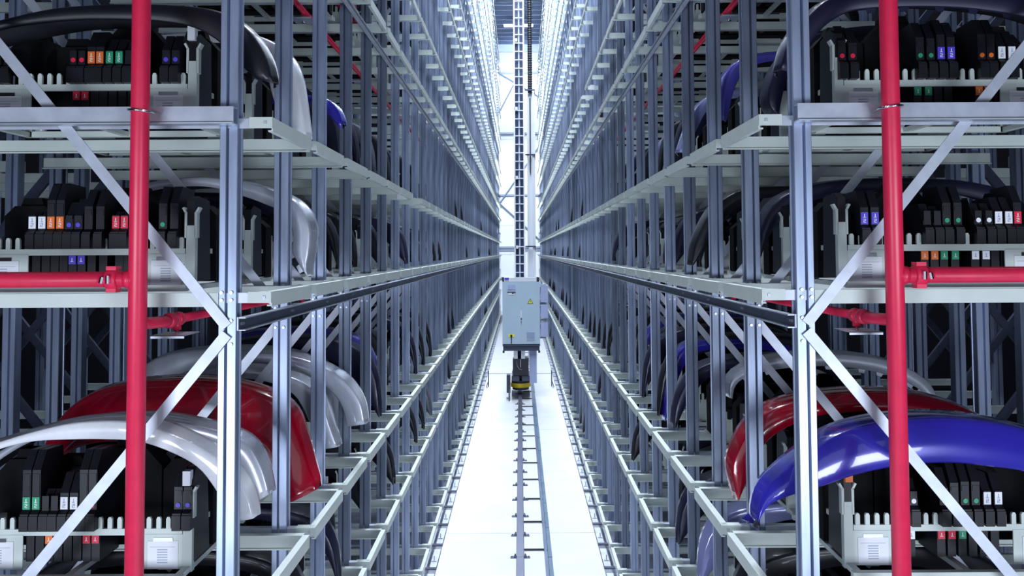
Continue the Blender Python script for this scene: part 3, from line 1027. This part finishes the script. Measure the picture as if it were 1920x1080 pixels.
# warning triangle
a, b, c = cpt(988.7, 569.5), cpt(1000, 569.5), cpt(994.3, 559.5)
m = MB().prism([a, b, c], 'y', -.004, 0, 1)
g = ((a[0] + b[0] + c[0]) / 3, (a[1] + b[1] + c[1]) / 3)
ins = [(g[0] + (p[0] - g[0]) * .74, g[1] + (p[1] - g[1]) * .74) for p in (a, b, c)]
m.prism(ins, 'y', -.007, -.004, 0)
u = .0042 * 4
bolt = [(g[0] - .6 * u, g[1] + 2.6 * u), (g[0] + .6 * u, g[1] + 2.6 * u), (g[0] + .1 * u, g[1] + .5 * u), (g[0] + .9 * u, g[1] + .5 * u), (g[0] - .3 * u, g[1] - 2.0 * u), (g[0] + .0 * u, g[1] - .1 * u), (g[0] - .8 * u, g[1] - .1 * u)]
m.prism(bolt, 'y', -.009, -.007, 1)
m.build('warning_sign', [M['sign'], M['rubber']], dr)
# main switch with yellow backing
m = cbox(MB(), (953.5, 627), (964.5, 632), -.010, 0, 0)
cc = cpt(958.8, 629.5)
m.tube([(cc[0], -.010, cc[1]), (cc[0], -.03, cc[1])], .035, 12, 1)
cbox(m, (958, 630), (959.8, 644), -.03, -.005, 1)
m.build('main_switch', [M['sign'], M['rubber']], dl)
m = cbox(MB(), (976, 582), (978.5, 602), -.035, -.01, 0)
cbox(m, (976.3, 596), (978.6, 600), -.04, -.01, 1)
m.build('door_handle', [M['ladder'], M['plinth']], dr)
m = cbox(MB(), (944, 520.5), (1010, 528), .02, .40, 0)
cbox(m, (941.5, 520), (945, 528), .0, .3, 1)
cbox(m, (1006, 520), (1011, 528), .0, .3, 1)
cbox(m, (946, 520.5), (954, 524.5), -.0, .02, 2)
m.build('roof_tray', [M['ladder'], M['rubber'], TAG['blue']], T)
for py0, py1 in ((535, 567), (571, 597), (605, 632)):
    m = cbox(MB(), (1013.2, py0), (1028, py1), .05, .40, 0)
    cbox(m, (1012.2, py0 + 3), (1014, py0 + 6), .0, .05, 1)
    cbox(m, (1012.2, py1 - 4), (1014, py1 - 1), .0, .05, 1)
    m.build('side_box', [M['cab_side'], M['chrome']], T)
for py in (533, 568.5, 600, 633):
    cbox(MB(), (1012.5, py), (1024, py + 2), .1, .35).build('side_bracket', M['girt'], T)
# mast, ladder
MT = 18.6
MB().box(-.135, .165, .75, 1.15, .5, MT).build('mast', M['mast'], T)
lad = MB()
lad.box(-.155, -.112, .60, .68, 3.72, MT)
lad.box(.142, .185, .60, .68, 3.72, MT)
lad = lad.build('ladder', M['ladder'], T)
rg = MB().box(-.118, .148, -.012, .012, -.014, .014).mesh('rung', M['ladder'])
z = 3.95
while z < MT:
    obj('rung', rg, lad, (0, .63, z))
    z += .2705
MB().box(-.008, .038, .66, .72, 3.72, MT).build('fall_arrest_rail', M['cab'], T)
for z in (4.7, 6.9, 9.1, 11.3, 13.5):
    MB().box(-.13, -.03, .60, .7, z, z + .10).build('ladder_clamp', M['ladder'], T)
# cable chain and hoist duct at the right of the mast
pts = []
rr = []
z = 9.65
k = 0
while z < MT:
    pts += [(.365, .7, z), (.365, .7, z + .05)]
    rr += [.078, .060]
    z += .075
MB().tube(pts, rr, 10).build('cable_hose', M['rubber'], T, False)
d = MB()
d.box(.26, .30, .62, .80, 3.75, 9.65).box(.43, .52, .62, .80, 3.75, 9.65).box(.30, .43, .78, .80, 3.75, 9.65)
d.build('cable_duct', M['ladder'], T)
MB().box(.345, .385, .70, .76, 7.1, 9.5).build('drive_chain', M['rubber'], T)
for py in (168.5, 290, 462):
    m = MB()
    p = at(1000, py, CRY + .6)
    m.box(.20, .52, .56, .66, p[1] - .02, p[1] + .02)
    m.box(.50, .52, .56, .66, p[1] - .12, p[1])
    m.build('duct_bracket', M['channel'], T)
# under the cabinet: motor, carriage, guard
for xx in (-.13, .10):
    MB().box(xx - .06, xx + .06, .15, .30, 1.15, zc0 - .19).box(xx - .02, xx + .02, .14, .15, 1.2, 1.45).build('support_leg', [M['ladder'], M['plinth']], T)
MB().box(.30, .52, .2, .5, .55, zc0 - .19).build('drive_column', M['cab_side'], T)
mt = MB().prism([(-.20, .80), (.25, .80), (.27, .84), (.27, 1.26), (.24, 1.30), (-.19, 1.30), (-.22, 1.26), (-.22, .84)], 'y', .1, .7).build('drive_motor', M['rubber'], T)
MB().tube([(-.11, .09, 1.25), (-.08, .06, 1.1), (-.02, .05, 1.0), (.06, .05, .98)], .010, 6).tube([(.02, .08, 1.3), (.02, .07, 1.05)], .014, 6).build('motor_cable', M['chrome'], mt)
m = MB()
m.box(-.24, -.02, .15, 1.6, .62, .78).box(.06, .28, .15, 1.6, .62, .78).box(-.27, .32, 1.1, 2.4, .30, .62)
m.build('base_carriage', M['plinth'], T)
m = MB()
m.tube([(.02, .72, .37), (.02, .72, .50)], .31, 24).build('guard_ring', M['yellow'], T)
MB().tube([(.02, .72, .50), (.02, .72, .58)], .29, 20).tube([(.02, .72, .29), (.02, .72, .37)], .26, 20).build('guide_roller', M['rubber'], T)
for yq in (.9, 2.1):
    MB().tube([(-.05, yq, .27), (.05, yq, .27)], .155, 18).build('wheel', M['railsteel'], T)
MB().box(-.42, -.30, .5, .9, .2, .75).box(-.36, -.31, .35, .5, .05, .45).tube([(-.33, .3, .35), (-.33, .15, .02)], .02, 6).build('sensor_arm', M['plinth'], T)
for s in (-1, 1):
    MB().tube([(s * 1.08, 3.0, .0), (s * 1.08, 3.0, .55)], .018, 6).tube([(s * 1.08, 3.0, .2), (s * 1.14, 2.6, .05)], .015, 6).build('guide_feeler', M['plinth'], T)
MB().box(-.12, .15, .6, 1.3, MT, MT + .15).box(-.3, .33, .55, 1.2, MT + .05, MT + .12).build('top_carriage', M['plinth'], T)
o = MB().box(-.06, .09, 2, 60, MT + .16, MT + .24).build('upper_guide_rail', M['girt'])
tag(o, 'grey guide rail under the roof above the crane mast', 'rail')
